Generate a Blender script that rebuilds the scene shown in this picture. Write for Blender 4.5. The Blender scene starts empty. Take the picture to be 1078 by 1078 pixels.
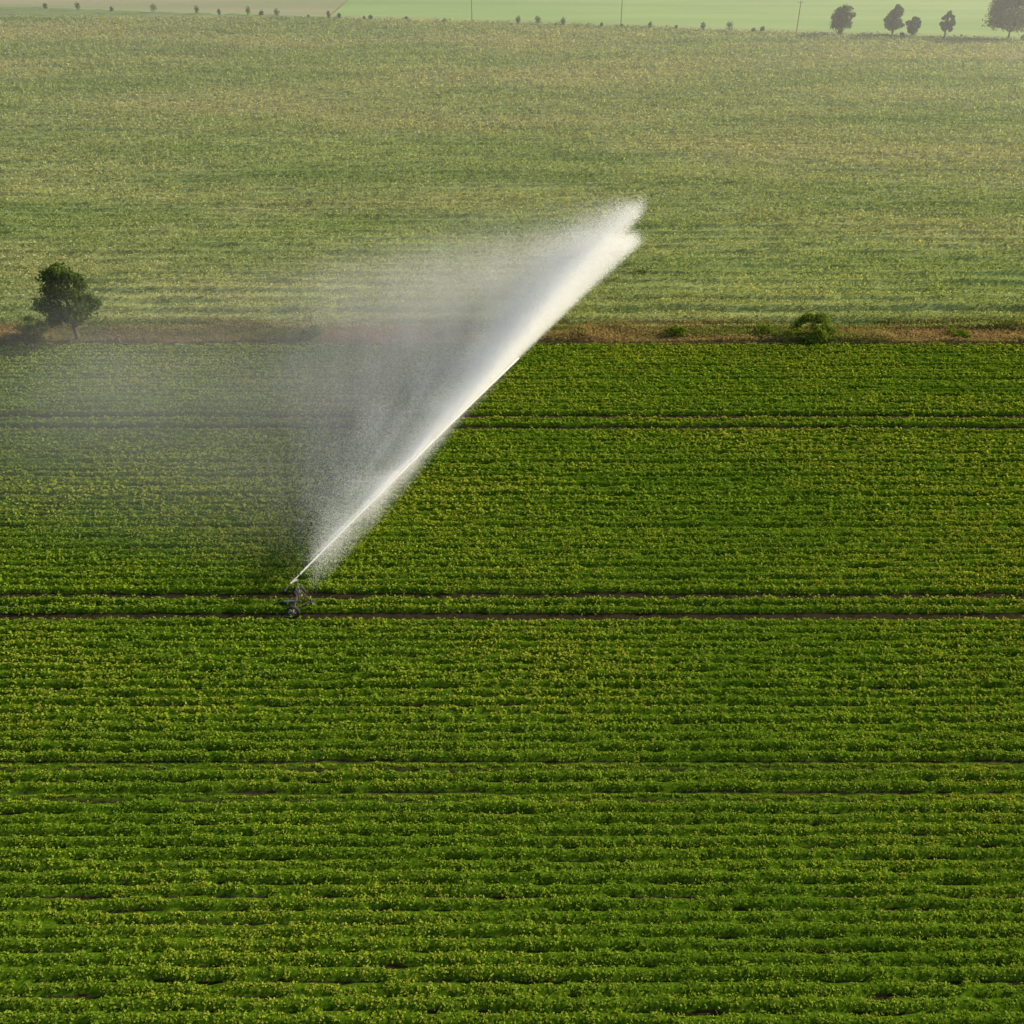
import bpy, math, numpy as np
from mathutils import Vector
rng=np.random.default_rng(7)
scn=bpy.context.scene
scn.view_settings.view_transform='Standard'; scn.view_settings.look='None'; scn.view_settings.exposure=0

# ---------- helpers ----------
def mesh_obj(name,V,F,mats,parent=None,mi=None,smooth=False):
    V=np.asarray(V,dtype=np.float32); F=np.asarray(F,dtype=np.int32)
    me=bpy.data.meshes.new(name); n,k=F.shape
    me.vertices.add(len(V)); me.vertices.foreach_set('co',V.ravel())
    me.loops.add(n*k); me.loops.foreach_set('vertex_index',F.ravel())
    me.polygons.add(n); me.polygons.foreach_set('loop_start',np.arange(0,n*k,k,dtype=np.int32))
    for m in mats: me.materials.append(m)
    if mi is not None: me.polygons.foreach_set('material_index',np.asarray(mi,dtype=np.int32))
    me.polygons.foreach_set('use_smooth',np.full(n,smooth,dtype=bool))
    me.update(calc_edges=True)
    o=bpy.data.objects.new(name,me); scn.collection.objects.link(o)
    if parent: o.parent=parent
    return o
_tab=rng.random((256,256))
def vnoise(x,y):
    xi=np.floor(x).astype(int); yi=np.floor(y).astype(int); fx=x-xi; fy=y-yi
    fx=fx*fx*(3-2*fx); fy=fy*fy*(3-2*fy); t=lambda a,b:_tab[a&255,b&255]
    return (t(xi,yi)*(1-fx)+t(xi+1,yi)*fx)*(1-fy)+(t(xi,yi+1)*(1-fx)+t(xi+1,yi+1)*fx)*fy
def unit(v): return v/np.maximum(np.linalg.norm(v,axis=1,keepdims=True),1e-9)
def leaves(P,N,L,W):
    n=len(P); r=rng.normal(size=(n,3)); T=unit(np.cross(N,r)); B=np.cross(N,T)
    L=L.reshape(-1,1); W=W.reshape(-1,1)
    V=np.stack([P-T*L,P+B*W+N*L*0.15,P+T*L,P-B*W+N*L*0.15],1).reshape(-1,3)
    return V,np.arange(4*n).reshape(-1,4)
def tris(P,S):
    n=len(P); A=unit(rng.normal(size=(n,3))); B=unit(np.cross(A,rng.normal(size=(n,3)))); S=S.reshape(-1,1)
    V=np.stack([P+A*S,P-A*S*.5+B*S*.87,P-A*S*.5-B*S*.87],1).reshape(-1,3)
    return V,np.arange(3*n).reshape(-1,3)

def newmat(name):
    m=bpy.data.materials.new(name); m.use_nodes=True; nt=m.node_tree; nt.nodes.clear()
    out=nt.nodes.new('ShaderNodeOutputMaterial'); return m,nt,out
def N(nt,t,**kw):
    n=nt.nodes.new(t)
    for k,v in kw.items(): setattr(n,k,v)
    return n
def noise_node(nt,scale,detail=3,stretch=(1,1,1),seed=0):
    tc=N(nt,'ShaderNodeNewGeometry'); mp=N(nt,'ShaderNodeMapping'); mp.inputs['Scale'].default_value=stretch; mp.inputs['Location'].default_value=(seed,seed*1.7,0)
    no=N(nt,'ShaderNodeTexNoise'); no.inputs['Scale'].default_value=scale; no.inputs['Detail'].default_value=detail
    nt.links.new(tc.outputs['Position'],mp.inputs[0]); nt.links.new(mp.outputs[0],no.inputs['Vector']); return no.outputs[0]
def ramp(nt,fac,stops):
    r=N(nt,'ShaderNodeValToRGB'); e=r.color_ramp.elements
    while len(e)<len(stops): e.new(0.5)
    for i,(p,c) in enumerate(stops): e[i].position=p; e[i].color=(*c,1)
    nt.links.new(fac,r.inputs[0]); return r.outputs[0]
def mix(nt,fac,a,b,mode='MIX'):
    m=N(nt,'ShaderNodeMixRGB',blend_type=mode)
    if isinstance(fac,(int,float)): m.inputs[0].default_value=fac
    else: nt.links.new(fac,m.inputs[0])
    for s,i in ((a,1),(b,2)):
        if isinstance(s,tuple): m.inputs[i].default_value=(*s,1)
        else: nt.links.new(s,m.inputs[i])
    return m.outputs[0]
def foliage_mat(name,dark,light,scale,stretch=(1,1,1),trans=0.35,island=0.5,patch=None):
    m,nt,out=newmat(name)
    col=ramp(nt,noise_node(nt,scale,4,stretch),[(0.32,dark),(0.68,light)])
    if patch: 
        pc=ramp(nt,noise_node(nt,patch[0],3,patch[1],5),[(0.42,(0,0,0)),(0.66,(1,1,1))])
        col=mix(nt,pc,col,patch[2])
    if island>0:
        g=N(nt,'ShaderNodeNewGeometry')
        v=ramp(nt,g.outputs['Random Per Island'],[(0,(1-island,)*3),(1,(1+island*0.0,)*3)])
        col=mix(nt,1.0,col,v,'MULTIPLY')
    p=N(nt,'ShaderNodeBsdfDiffuse'); nt.links.new(col,p.inputs[0])
    if trans>0:
        t=N(nt,'ShaderNodeBsdfTranslucent'); tc=mix(nt,1.0,col,(1.3,1.15,0.6),'MULTIPLY'); nt.links.new(tc,t.inputs[0])
        s=N(nt,'ShaderNodeMixShader'); s.inputs[0].default_value=trans
        nt.links.new(p.outputs[0],s.inputs[1]); nt.links.new(t.outputs[0],s.inputs[2]); nt.links.new(s.outputs[0],out.inputs[0])
    else: nt.links.new(p.outputs[0],out.inputs[0])
    return m
def plain(name,col,rough=.8,metal=0,nscale=None,col2=None):
    m,nt,out=newmat(name); p=N(nt,'ShaderNodeBsdfPrincipled'); p.inputs['Roughness'].default_value=rough; p.inputs['Metallic'].default_value=metal
    if nscale: nt.links.new(ramp(nt,noise_node(nt,nscale,5),[(.35,col),(.65,col2)]),p.inputs['Base Color'])
    else: p.inputs['Base Color'].default_value=(*col,1)
    nt.links.new(p.outputs[0],out.inputs[0]); return m

M_crop=foliage_mat('crop_leaf',(0.19,0.33,0.028),(0.38,0.48,0.042),0.35,(0.35,1,1),.46,.42,(0.05,(0.6,1,1),(0.46,0.50,0.055)))
def canopy_mat():
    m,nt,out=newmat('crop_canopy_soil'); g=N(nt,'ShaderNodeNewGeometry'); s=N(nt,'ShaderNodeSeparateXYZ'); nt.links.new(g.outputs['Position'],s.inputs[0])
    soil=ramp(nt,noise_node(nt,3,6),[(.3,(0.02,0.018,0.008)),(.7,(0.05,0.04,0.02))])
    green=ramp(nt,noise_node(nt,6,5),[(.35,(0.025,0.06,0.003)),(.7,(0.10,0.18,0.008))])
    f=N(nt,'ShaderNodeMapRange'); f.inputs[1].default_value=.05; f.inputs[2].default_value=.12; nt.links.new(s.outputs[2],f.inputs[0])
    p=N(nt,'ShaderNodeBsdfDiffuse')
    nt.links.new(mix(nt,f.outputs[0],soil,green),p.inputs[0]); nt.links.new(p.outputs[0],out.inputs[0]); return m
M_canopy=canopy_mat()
M_past=foliage_mat('pasture_grass',(0.17,0.24,0.07),(0.29,0.35,0.125),0.12,(0.15,1,1),0,0,(0.03,(0.4,1,1),(0.34,0.36,0.15)))
M_tuft=foliage_mat('pasture_tufts',(0.36,0.48,0.16),(0.58,0.64,0.26),0.12,(0.15,1,1),.4,.6,(0.03,(0.4,1,1),(0.62,0.62,0.30)))
M_dry=foliage_mat('dry_grass',(0.20,0.30,0.06),(0.56,0.38,0.24),0.16,(0.30,1,1),.4,.5)
M_tree=foliage_mat('tree_leaf',(0.08,0.14,0.025),(0.17,0.24,0.05),0.8,(1,1,1),.4,.5)
M_bush=foliage_mat('bush_leaf',(0.15,0.25,0.03),(0.27,0.35,0.06),0.8,(1,1,1),.4,.5)
M_bark=plain('bark',(0.06,0.045,0.03),.9,0,4,(0.13,0.10,0.07))
M_ground=plain('ground_earth',(0.2,0.2,0.1),.95,0,.02,(0.3,0.27,0.16))

# ---------- ground ----------
mesh_obj('ground',[(-4000,-1500,-.25),(4000,-1500,-.25),(4000,6000,-.25),(-4000,6000,-.25)],[(0,1,2,3)],[M_ground])

# ---------- crop field ----------
SP=.75; Y0=53.9+.375
ks=np.arange(-48,59); rowY=Y0+ks*SP
S=1+.09*rng.normal(size=len(ks))
for i,k in enumerate(ks):
    if k in(1,-2): S[i]=0
    if k in(37,34): S[i]=0.0
    if k in(-20,-23): S[i]=.30
for k in (-29,-33,-38,-12,12,22,47): S[list(ks).index(k)]*=.75
YMAX=rowY[-1]+1.15  # dark bare-soil margin past the last row stands in for the ditch shadow
def vig(x,y): return .66+.38*vnoise(x*.9+3,y*1.2)+.28*vnoise(x*.22,y*.5+9)+.14*vnoise(x*.05,y*.07)
def cjit(x,k): return .22*(vnoise(x*.35,k*7.3+.5)-.5)+.20*(vnoise(x*1.4,k*3.1)-.5)
XW=78
xs=np.arange(-XW,XW,.32); ys=np.arange(rowY[0]-.375,YMAX,.125)
X,Y=np.meshgrid(xs,ys); ki=np.clip(np.round((Y-Y0)/SP).astype(int),ks[0],ks[-1]); Si=S[ki-ks[0]]
d=np.abs(Y-(Y0+ki*SP)-cjit(X,ki))/.37
Z=.31*Si*vig(X,Y)*np.sqrt(np.clip(1-d*d,0,1))+.04*vnoise(X*3,Y*3)
nx,ny=len(xs),len(ys); idx=np.arange(nx*ny).reshape(ny,nx)
F=np.stack([idx[:-1,:-1],idx[:-1,1:],idx[1:,1:],idx[1:,:-1]],-1).reshape(-1,4)
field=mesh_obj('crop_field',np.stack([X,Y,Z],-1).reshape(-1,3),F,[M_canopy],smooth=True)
Pl=[];Nl=[];Ll=[];Wl=[]
for i,k in enumerate(ks):
    if S[i]<.1: continue
    y=rowY[i]; zc=y*.832+24.4; hw=min(XW-1,zc*.521+9)
    px=np.arange(-hw,hw,.30)+rng.uniform(-.1,.1,size=len(np.arange(-hw,hw,.30)))
    px=px[rng.random(len(px))<.96]
    if S[i]<.6: px=px[rng.random(len(px))<.6+.35*(vnoise(px*.1,px*0+k)>.45)]
    K=54 if y<42 else (32 if y<65 else 18)
    ls=.070 if y<42 else (.095 if y<65 else .13)
    v=vig(px,px*0+y)*S[i]*rng.uniform(.7,1.28,len(px)); py=y+cjit(px,k)+rng.normal(size=len(px))*.05
    px=np.repeat(px,K);py=np.repeat(py,K);v=np.repeat(v,K); n=len(px)
    D=unit(rng.normal(size=(n,3))); D[:,2]=np.abs(D[:,2]); r=rng.random(n)**.45
    R=np.minimum(v,1.15)
    P=np.stack([px+D[:,0]*r*.36,py+D[:,1]*r*.38*R,.06+D[:,2]*r*.48*v],1)
    Nn=unit(D*.7+np.array([0.2,-.1,.6])+rng.normal(size=(n,3))*.5)
    Pl.append(P);Nl.append(Nn);l=ls*rng.uniform(.6,1.3,n);Ll.append(l);Wl.append(l*rng.uniform(.5,.75,n))
V,F=leaves(np.concatenate(Pl),np.concatenate(Nl),np.concatenate(Ll),np.concatenate(Wl))
mesh_obj('crop_foliage',V,F,[M_crop],parent=field); print('crop leaves',len(F))

# ---------- pasture ----------
VY=YMAX+3.9
def trackY(x): return 341.4-.228*x
u=np.linspace(-300,300,620); t=np.linspace(0,1,1000)**1.3
X=np.tile(u,(len(t),1)); Y=VY+(trackY(X)-.5-VY)*t[:,None]
def pastrow(x,y): return .5+.5*np.sin(y*2*math.pi/2.7+2.5*vnoise(x*.02,y*.05))
def pastZ(x,y): return (.42*pastrow(x,y)+.30*vnoise(x*.25,y*.9)+.35*vnoise(x*.05,y*.2))*np.clip((y-VY)/5,.05,1)
Z=pastZ(X,Y)+.16*rng.random(X.shape)-.1
ny,nx=X.shape; idx=np.arange(nx*ny).reshape(ny,nx)
F=np.stack([idx[:-1,:-1],idx[:-1,1:],idx[1:,1:],idx[1:,:-1]],-1).reshape(-1,4)
past=mesh_obj('pasture_field',np.stack([X,Y,Z],-1).reshape(-1,3),F,[M_past],smooth=True)
n=700000; yy=VY+rng.random(n)**1.45*250; xx=rng.uniform(-1,1,n)*((yy*.832+24)*.53+12)
dens=.7*vnoise(xx*.10,yy*.8)+.5*vnoise(xx*.45,yy*1.5)+.75*pastrow(xx,yy)+.3*vnoise(xx*.03,yy*.15)
ok=(yy<trackY(xx)-1)&(dens>.8*rng.random(n)+.62); xx=xx[ok];yy=yy[ok];dens=dens[ok];n=len(xx)
sz=(.11+.0009*(yy-100))*rng.uniform(.6,1.6,n)
P=np.stack([xx,yy,pastZ(xx,yy)+rng.random(n)*.40*dens],1)
V,F=leaves(P,unit(rng.normal(size=(n,3))+np.array([0,0,.5])),sz,sz*.5)
mesh_obj('pasture_tufts',V,F,[M_tuft],parent=past)

# dry verge between the fields
n=110000; xx=rng.uniform(-85,85,n); yy=YMAX+.2+rng.random(n)*5.5; hn=vnoise(xx*.25,yy*.6)
zz=rng.random(n)*(.12+.8*hn*hn*1.3); sz=rng.uniform(.08,.22,n)
Nn=rng.normal(size=(n,3)); Nn[:,2]*=.4
V,F=leaves(np.stack([xx,yy,zz],1),unit(Nn),sz,sz*.35)
verge=mesh_obj('grass_verge',np.array([(-300,YMAX-.1,-.02),(300,YMAX-.1,-.02),(300,VY+.2,.0),(-300,VY+.2,.0)]),[(0,1,2,3)],[M_dry])
mesh_obj('dry_grass',V,F,[M_dry],parent=verge)

# ---------- far land ----------
def strip(name,x0,x1,o0,o1,z,mat,n=60):
    x=np.linspace(x0,x1,n); V=[(a,trackY(a)+o0,z) for a in x]+[(a,trackY(a)+o1,z) for a in x]
    return mesh_obj(name,V,[(i,i+1,n+i+1,n+i) for i in range(n-1)],[mat])
M_track=plain('dirt_track',(0.38,0.34,0.22),.95,0,.3,(0.50,0.45,0.31))
M_far=foliage_mat('far_green_field',(0.24,0.36,0.11),(0.33,0.44,0.15),0.06,(0.15,1,1),0,0)
M_tan=foliage_mat('far_stubble_field',(0.28,0.30,0.14),(0.38,0.35,0.20),0.05,(0.15,1,1),0,0)
M_pale=foliage_mat('far_pale_field',(0.25,0.32,0.12),(0.33,0.38,0.16),0.06,(0.15,1,1),0,0)
strip('track_verge',-300,300,-.7,9.5,.12,M_pale)
strip('dirt_track',-300,300,0,2.6,.18,M_track)
strip('distant_field_green',-60,600,9,900,.14,M_far)
strip('distant_field_stubble',-600,-60.5,9,900,.14,M_tan)

# ---------- trees ----------
def tube(pts,rad,seg=7):
    V=[];F=[]
    for i,(p,r) in enumerate(zip(pts,rad)):
        d=(pts[min(i+1,len(pts)-1)]-pts[max(i-1,0)]).normalized(); a=d.orthogonal().normalized(); b=d.cross(a)
        for j in range(seg):
            th=2*math.pi*j/seg; V.append(tuple(p+a*(r*math.cos(th))+b*(r*math.sin(th))))
    for i in range(len(pts)-1):
        for j in range(seg):
            F.append((i*seg+j,i*seg+(j+1)%seg,(i+1)*seg+(j+1)%seg,(i+1)*seg+j))
    return V,F
def tree(name,x,y,h,w,seed,nl=9000,trunk=.22,base=.25,leaf=.16,mat=None,shape=1.0):
    r=np.random.default_rng(seed); mat=mat or M_tree
    V=[];F=[]
    def add(pts,rad,seg=7):
        v,f=tube(pts,rad,seg); o=len(V); V.extend(v); F.extend([tuple(i+o for i in q) for q in f])
    lean=Vector((r.uniform(-.05,.05)*h,r.uniform(-.05,.05)*h,0))
    top=Vector((0,0,h*.8))+lean
    tp=[Vector((0,0,-.2)),Vector((0,0,h*base*.6))+lean*.2,Vector((r.uniform(-.1,.1),0,h*.45))+lean*.5,top]
    if trunk>0: add(tp,[trunk*1.3,trunk,trunk*.65,trunk*.15],9)
    nc=int(16+w*1.6); C=[];R=[]
    for i in range(nc):
        zf=r.random(); env=math.sin(math.pi*min(1,(zf*.8+.18)))**.7*shape
        a=r.uniform(0,2*math.pi); rr=w*.5*env*(r.random()**.5)*.82
        c=Vector((rr*math.cos(a),rr*math.sin(a),h*(base+(1-base)*(.08+zf*.80))))+lean*zf
        C.append(c);R.append(r.uniform(.10,.2)*w*(1.1-.4*zf))
        if trunk>0:
            s=Vector((0,0,max(h*base*.6,c.z-rr*.7-h*.08)))+lean*.4; mid=(s+c)/2+Vector((0,0,-.03*h))
            add([s,mid,c],[trunk*.38,trunk*.22,trunk*.06],5)
    per=nl//nc; P=[];Nn=[]
    for c,q in zip(C,R):
        D=r.normal(size=(per,3)); D/=np.linalg.norm(D,axis=1,keepdims=True); rad=q*(r.random((per,1))**.4)*(1+.35*np.sin(D[:,:1]*7+c.x)*np.cos(D[:,1:2]*6))
        D2=D*rad*np.array([1,1,.75]); P.append(np.array(c)+D2); Nn.append(D+r.normal(size=(per,3))*.6+np.array([0,0,.3]))
    P=np.concatenate(P);Nn=unit(np.concatenate(Nn)); P[:,2]=np.maximum(P[:,2],.05)
    l=leaf*r.uniform(.6,1.3,len(P)); LV,LF=leaves(P,Nn,l,l*.6)
    nb=len(V); 
    if nb: VV=np.concatenate([np.array(V),LV]); FF=np.concatenate([np.array(F),LF+nb]); mi=[0]*len(F)+[1]*len(LF)
    else: VV,FF,mi=LV,LF,[1]*len(LF)
    o=mesh_obj(name,VV,FF,[M_bark,mat],mi=mi); o.location=(x,y,0); return o
VB=YMAX+1.3
tree('field_tree',-47.4,VB-.3,9.0,7.0,3,11000,.2,.22,.15)
tree('bush',-52.3,VB,2.8,3.4,4,2500,.05,.05,.12,M_bush)
tree('bush',33,VB,2.9,5.2,5,5000,.06,.02,.12,M_bush)
tree('bush',-22,VB,1.7,2.4,6,1500,.05,.05,.1,M_bush)
tree('bush',18,VB+1,1.1,3.0,7,1300,.05,.05,.1,M_bush)
tree('bush',-8,VB,1.0,1.8,8,900,.05,.05,.1,M_bush)
tree('bush',7.5,VB+.6,.9,2.2,9,900,.05,.05,.1,M_bush)
tree('bush',28,VB+.8,1.2,3.4,10,1200,.05,.05,.1,M_bush)
tree('bush',49,VB+.5,.9,3.2,11,1000,.05,.05,.1,M_bush)
tree('bush',16,119.5,.9,2.6,12,900,.05,.05,.1,M_bush)
for i,(x,y,h,w) in enumerate([(96.8,318.0,8.4,8.4),(110.6,315.3,9.0,7),(116,313.6,5.8,5),(124.5,311.6,7.8,4.8),(143,311.5,14,18)]):
    tree('roadside_tree',x,y,h,w,20+i,3800 if i<4 else 12000,.24,.24,.32)
# small saplings along the track, one mass
Vs=[];Fs=[];mi=[];o=0
for xp in [258,273,290,325,347,358,385,392,565,583,590,628,648,725,750,772,780,905,915,1010,150,100,470,520,20,60,200,225,430,545,675,700,850]:
    x=(xp-539)/1035*318; y=trackY(x)-3.0+rng.uniform(-.5,.5); h=rng.uniform(1.2,3.4); w=h*rng.uniform(.5,.8)
    v,f=tube([Vector((x,y,0)),Vector((x,y,h*.7))],[.08,.04],5); Vs.append(np.array(v));Fs.append(np.array(f)+o);mi+=[0]*len(f);o+=len(v)
    n=200; D=unit(rng.normal(size=(n,3))); P=np.array([x,y,h*.62])+D*(rng.random((n,1))**.5)*np.array([w/2,w/2,h*.4])
    l=.2*rng.uniform(.6,1.3,n); v,f=leaves(P,unit(D+rng.normal(size=(n,3))*.5),l,l*.6); Vs.append(v);Fs.append(f+o);mi+=[1]*n;o+=len(v)
mesh_obj('roadside_saplings',np.concatenate(Vs),np.concatenate(Fs),[M_bark,M_tree],mi=mi)

# ---------- poles ----------
M_wood=plain('weathered_wood',(0.12,0.10,0.08),.9,0,3,(0.2,0.17,0.14))
M_steel=plain('galvanised_steel',(0.35,0.35,0.34),.45,.8)
M_rubber=plain('rubber',(0.02,0.02,0.02),.8)
M_red=plain('rust_paint',(0.10,0.06,0.045),.6,0,8,(0.16,0.09,0.06))
def joinmesh(name,parts,parent=None,loc=(0,0,0)):
    Vs=[];Fs=[];mi=[];mats=[];o=0
    for v,f,m in parts:
        if m not in mats: mats.append(m)
        Vs+= [tuple(a) for a in v]; Fs+=[tuple(i+o for i in q) for q in f]; mi+=[mats.index(m)]*len(f); o+=len(v)
    me=bpy.data.meshes.new(name); me.from_pydata(Vs,[],Fs)
    for m in mats: me.materials.append(m)
    me.polygons.foreach_set('material_index',mi); me.update()
    ob=bpy.data.objects.new(name,me); scn.collection.objects.link(ob); ob.location=loc
    if parent: ob.parent=parent
    return ob
def cap(v,f,seg): 
    return v,list(f)+[tuple(range(seg))[::-1],tuple(range(len(v)-seg,len(v)))]
def bar(a,b,r,seg=8,r2=None):
    v,f=tube([Vector(a),Vector(b)],[r,r2 or r],seg); return cap(v,f,seg)
for xp in (497,650,820):
    x=(xp-539)/1035*315; y=trackY(x)+4
    joinmesh('utility_pole',[(*bar((0,0,-.3),(0,0,8.5),.16,8,.11),M_wood),(*bar((-.9,.15,8),(.9,.15,8),.06),M_wood),
      (*bar((-.8,.15,8.06),(-.8,.15,8.28),.05),M_steel),(*bar((.8,.15,8.06),(.8,.15,8.28),.05),M_steel)],loc=(x,y,0))

# ---------- sprinkler cart ----------
NZ=Vector((-14.6,53.9,2.9)); TIP=Vector((13.0,100.8,10.0))
cart=bpy.data.objects.new('irrigation_sprinkler_cart',None); scn.collection.objects.link(cart); cart.location=(-15.0,53.9,0)
def wheel(name,x,y,r=.48):
    parts=[]; V=[];F=[]; seg=28; prof=[(r*.72,-.07),(r*.9,-.10),(r,-.05),(r,.05),(r*.9,.10),(r*.72,.07)]
    for j in range(seg):
        th=2*math.pi*j/seg
        for q,yy in prof: V.append((x+q*math.cos(th),y+yy,r+q*math.sin(th)))
    m=len(prof)
    for j in range(seg):
        for i in range(m): F.append((j*m+i,j*m+(i+1)%m,((j+1)%seg)*m+(i+1)%m,((j+1)%seg)*m+i))
    parts.append((V,F,M_rubber)); parts.append((*bar((x,y-.13,r),(x,y+.13,r),.07,12),M_steel))
    for j in range(8):
        th=2*math.pi*j/8; parts.append((*bar((x,y,r),(x+r*.75*math.cos(th),y,r+r*.75*math.sin(th)),.018,6),M_steel))
    joinmesh(name,parts,cart)
wheel('wheel_1',-.15,1.125); wheel('wheel_2',-.15,-1.125); wheel('front_wheel',.95,0,.3)
joinmesh('frame',[(*bar((-.15,-1.1,.48),(-.15,1.1,.48),.05),M_red),(*bar((-.15,-.8,.5),(.95,-.06,.62),.04),M_red),(*bar((-.15,.8,.5),(.95,.06,.62),.04),M_red),
 (*bar((.95,-.1,.3),(.95,-.1,.66),.03),M_red),(*bar((.95,.1,.3),(.95,.1,.66),.03),M_red),(*bar((.95,-.12,.66),(.95,.12,.66),.035),M_red),
 (*bar((-.15,-.75,.5),(.1,-.05,1.75),.035),M_red),(*bar((-.15,.75,.5),(.1,.05,1.75),.035),M_red),(*bar((.85,0,.64),(.15,0,1.7),.035),M_red),
 (*bar((-.7,-.3,.5),(-.7,.3,.5),.03),M_red),(*bar((-.15,-.3,.5),(-.7,-.3,.5),.03),M_red),(*bar((-.15,.3,.5),(-.7,.3,.5),.03),M_red)],cart)
joinmesh('riser_pipe',[(*bar((.1,0,.55),(.1,0,2.3),.06,12),M_steel),(*bar((.1,0,1.72),(.1,0,1.8),.12,12),M_steel),(*bar((.1,0,2.28),(.1,0,2.42),.13,12),M_steel),
 (*bar((-1.0,0,.5),(.1,0,.58),.07,12),M_steel)],cart)
dirv=(TIP-NZ).normalized(); nl=NZ-Vector(cart.location); g0=nl-dirv*1.0
joinmesh('sprinkler_gun',[(*bar((.1,0,2.4),tuple(g0),.07,12),M_steel),(*bar(tuple(g0-dirv*.05),tuple(nl),.075,12,.035),M_steel),
 (*bar(tuple(nl-dirv*.06),tuple(nl+dirv*.02),.06,12),M_red),
 (*bar(tuple(g0+Vector((0,0,.05))),tuple(g0+dirv*.8+Vector((0,0,.28))),.02),M_red),(*bar(tuple(g0+Vector((0,0,.02))),tuple(g0-dirv*.55+Vector((0,0,-.08))),.03),M_red),
 (*bar(tuple(g0-dirv*.5+Vector((0,0,-.08))),tuple(g0-dirv*.7+Vector((0,0,-.1))),.1,10),M_rubber)],cart)
hp=[Vector((-15.98+ -i*1.2,53.9+.02*math.sin(i),.5 if i==0 else .08)) for i in range(0,50)]
v,f=tube(hp,[.06]*len(hp),8)
joinmesh('supply_hose',[([Vector(p)-Vector(cart.location) for p in v],f,M_rubber)],cart)

# ---------- water ----------
def water_mat(name,col,tr):
    m,nt,out=newmat(name); d=N(nt,'ShaderNodeBsdfDiffuse'); d.inputs[0].default_value=(*col,1); t=N(nt,'ShaderNodeBsdfTranslucent'); t.inputs[0].default_value=(*col,1)
    s=N(nt,'ShaderNodeMixShader'); s.inputs[0].default_value=tr; nt.links.new(d.outputs[0],s.inputs[1]); nt.links.new(t.outputs[0],s.inputs[2]); nt.links.new(s.outputs[0],out.inputs[0]); return m
M_water=water_mat('water_spray',(.99,.99,.98),.5)
jet=bpy.data.objects.new('water_jet',None); scn.collection.objects.link(jet)
hd=TIP-NZ; az0=math.atan2(hd.y,hd.x); RL=math.hypot(hd.x,hd.y)
def jz(s): return 2.9+8.6*s-1.5*s*s
ss=np.linspace(0,.55,60)
pts=[Vector((NZ.x+hd.x*s,NZ.y+hd.y*s,jz(s))) for s in ss]
rad=[(.035+.07*s+.05*rng.random()*s) for s in ss]
v,f=tube(pts,rad,8); mesh_obj('jet_stream',np.array(v),np.array(f),[M_water],parent=jet)
def place(s,phi,z,sig):
    n=len(s); az=az0+phi; r=RL*s
    P=np.stack([NZ.x+r*np.cos(az),NZ.y+r*np.sin(az),z],1)+rng.normal(size=(n,3))*sig.reshape(-1,1); return P
# core plume
n=520000; s=rng.random(n)**.62*1.0; v=rng.random(n)**1.3
end=1.03-.09*np.exp(-((v-.5)/.15)**2)+.02*(v>.6)+.010*rng.normal(size=n)-.03*vnoise(v*14,v*0+3); s=s*end
up=v*4.4*np.clip((s-.30)/.6,0,1)**1.1
phi=-np.log(rng.random(n))*math.radians(4.4)*np.clip(s*1.6-.3,0.02,1)*(1.15-.80*s)
P=place(s,phi,jz(s)+up,.02+.26*np.clip(s-.2,0,1)**1.3)
V1,F1=tris(P,rng.uniform(.014,.036,n))
# trailing falling spray (the gun is sweeping clockwise, older water hangs behind it)
n=2000000; s=(.02+.98*rng.random(n)**.72)*rng.uniform(.975,1.0,n); phi=rng.gamma(1.1,math.radians(10.5),n)
A=vnoise(phi*26,s*3)*.5+.5*vnoise(phi*60+9,s*9)+.5*vnoise(phi*8,s*26); ok=(A>.25+.75*rng.random(n))&(phi<1.2)&(rng.random(n)<s/.16); s=s[ok];phi=phi[ok];n=len(s)
dg=np.degrees(phi)
zt=jz(s)+5.0*np.clip((s-.25)/.6,0,1)*rng.random(n)*np.exp(-dg/25)+.4-dg*.12*s; zb=np.maximum(jz(s)-dg*.6,-.5)
z=zb+(zt-zb)*rng.random(n)**.5; ok=z>.25; s=s[ok];phi=phi[ok];z=z[ok]
P=place(s,phi,z,.03+.30*s*np.clip(np.degrees(phi)/6,.3,1.5)); P=P[P[:,2]>.1]; n=len(P); print('spray',n)
V2,F2=tris(P,rng.uniform(.011,.026,n))
mesh_obj('spray_droplets',np.concatenate([V1,V2]),np.concatenate([F1,F2+len(V1)]),[M_water],parent=jet)

# drifting mist : heterogeneous volume hanging behind the sweeping jet
def box(name,a,b,mat,parent=None):
    V=[(x,y,z) for x in(a[0],b[0]) for y in (a[1],b[1]) for z in (a[2],b[2])]
    F=[(0,1,3,2),(4,6,7,5),(0,4,5,1),(2,3,7,6),(0,2,6,4),(1,5,7,3)]
    return mesh_obj(name,V,F,[mat],parent)
m,nt,out=newmat('mist_volume')
def M(op,a,b=None):
    n=N(nt,'ShaderNodeMath',operation=op)
    for i,x in enumerate((a,b)):
        if x is None: continue
        if isinstance(x,(int,float)): n.inputs[i].default_value=x
        else: nt.links.new(x,n.inputs[i])
    return n.outputs[0]
def sst(x,a,b):
    r=N(nt,'ShaderNodeMapRange',interpolation_type='SMOOTHSTEP'); r.inputs[1].default_value=a; r.inputs[2].default_value=b; nt.links.new(x,r.inputs[0]); return r.outputs[0]
g=N(nt,'ShaderNodeNewGeometry'); sp=N(nt,'ShaderNodeSeparateXYZ'); nt.links.new(g.outputs['Position'],sp.inputs[0])
dx=M('SUBTRACT',sp.outputs[0],NZ.x); dy=M('SUBTRACT',sp.outputs[1],NZ.y); zz=sp.outputs[2]
rr=M('SQRT',M('ADD',M('MULTIPLY',dx,dx),M('MULTIPLY',dy,dy))); sv=M('DIVIDE',rr,RL)
ph=M('SUBTRACT',M('ARCTAN2',dy,dx),az0)
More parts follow.
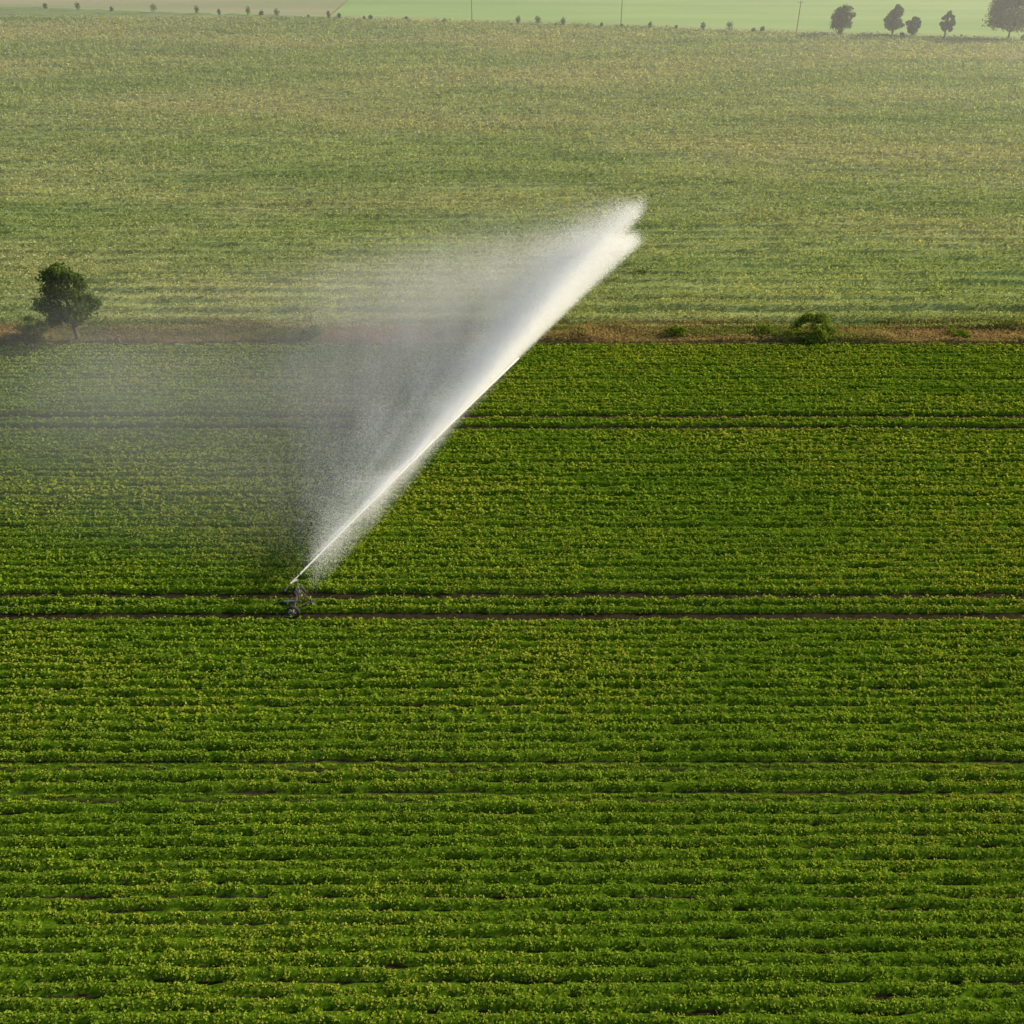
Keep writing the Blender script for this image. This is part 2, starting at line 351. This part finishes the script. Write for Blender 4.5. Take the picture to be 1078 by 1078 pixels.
on=sst(ph,.0,.08); php=M('MAXIMUM',ph,0)
near=M('EXPONENT',M('MULTIPLY',php,-1/.26))
far=M('MULTIPLY',sst(php,.05,.5),M('SUBTRACT',1,sst(php,.7,2.0)))
radn=M('MULTIPLY',sst(sv,.0,.25),M('SUBTRACT',1,sst(sv,.85,1.08)))
radf=M('MULTIPLY',sst(sv,.0,.30),M('SUBTRACT',1,sst(sv,.60,1.08)))
jzz=M('ADD',2.9,M('MULTIPLY',sv,7.1))
ztop=M('SUBTRACT',M('ADD',jzz,M('MULTIPLY',sv,3.5)),M('MULTIPLY',M('MINIMUM',php,.7),M('MULTIPLY',sv,6.0)))
zbot=M('SUBTRACT',jzz,M('MULTIPLY',php,30))
top=M('SUBTRACT',1,sst(M('SUBTRACT',zz,ztop),-3.0,2.5)); bot=sst(M('SUBTRACT',zz,zbot),-1.0,1.5)
n1=sst(noise_node(nt,.20,2,(1,1,.12)),.28,.66)
n2=sst(noise_node(nt,.045,2,(1,1,.6),3),.22,.72)
dn=M('MULTIPLY',M('MULTIPLY',M('MULTIPLY',near,.15),n1),radn); df=M('MULTIPLY',M('MULTIPLY',M('MULTIPLY',far,.042),n2),radf)
dens=M('MULTIPLY',M('MULTIPLY',M('ADD',dn,df),on),M('MULTIPLY',top,bot))
vs=N(nt,'ShaderNodeVolumeScatter'); vs.inputs['Color'].default_value=(1,1,1,1); vs.inputs['Anisotropy'].default_value=.15; nt.links.new(dens,vs.inputs['Density'])
nt.links.new(vs.outputs[0],out.inputs['Volume'])
try: m.cycles.volume_step_rate=2.2
except Exception as e: print('steprate',e)
box('drifting_mist',(-72,54,.5),(16,114,15),m,jet)
m,nt,out=newmat('haze'); vs=N(nt,'ShaderNodeVolumeScatter'); vs.inputs['Color'].default_value=(.97,.99,.97,1); vs.inputs['Density'].default_value=.0010; vs.inputs['Anisotropy'].default_value=.5
nt.links.new(vs.outputs[0],out.inputs['Volume'])
box('atmosphere_haze',(-700,118,-.2),(700,1500,30),m)

# ---------- light ----------
el=math.radians(26); az=math.radians(24)
sd=Vector((math.cos(el)*math.cos(az),math.cos(el)*math.sin(az),math.sin(el)))
L=bpy.data.lights.new('sun','SUN'); L.energy=5; L.angle=math.radians(.5); L.color=(1,.91,.72)
lo=bpy.data.objects.new('sun',L); scn.collection.objects.link(lo); lo.rotation_euler=(-sd).to_track_quat('-Z','Y').to_euler(); lo.location=sd*200
w=bpy.data.worlds.new('World'); scn.world=w; w.use_nodes=True; nt=w.node_tree
sky=nt.nodes.new('ShaderNodeTexSky'); sky.sky_type='NISHITA'; sky.sun_disc=False; sky.sun_elevation=el; sky.sun_rotation=math.pi/2-az; sky.dust_density=3
nt.links.new(sky.outputs[0],nt.nodes['Background'].inputs[0]); nt.nodes['Background'].inputs[1].default_value=.15

# ---------- camera ----------
c=bpy.data.cameras.new('camera'); co=bpy.data.objects.new('camera',c); scn.collection.objects.link(co)
co.location=(0,0,44); co.rotation_euler=(math.radians(90-33.7),0,0); c.angle=2*math.atan(539/1035); c.clip_end=9000
scn.camera=co
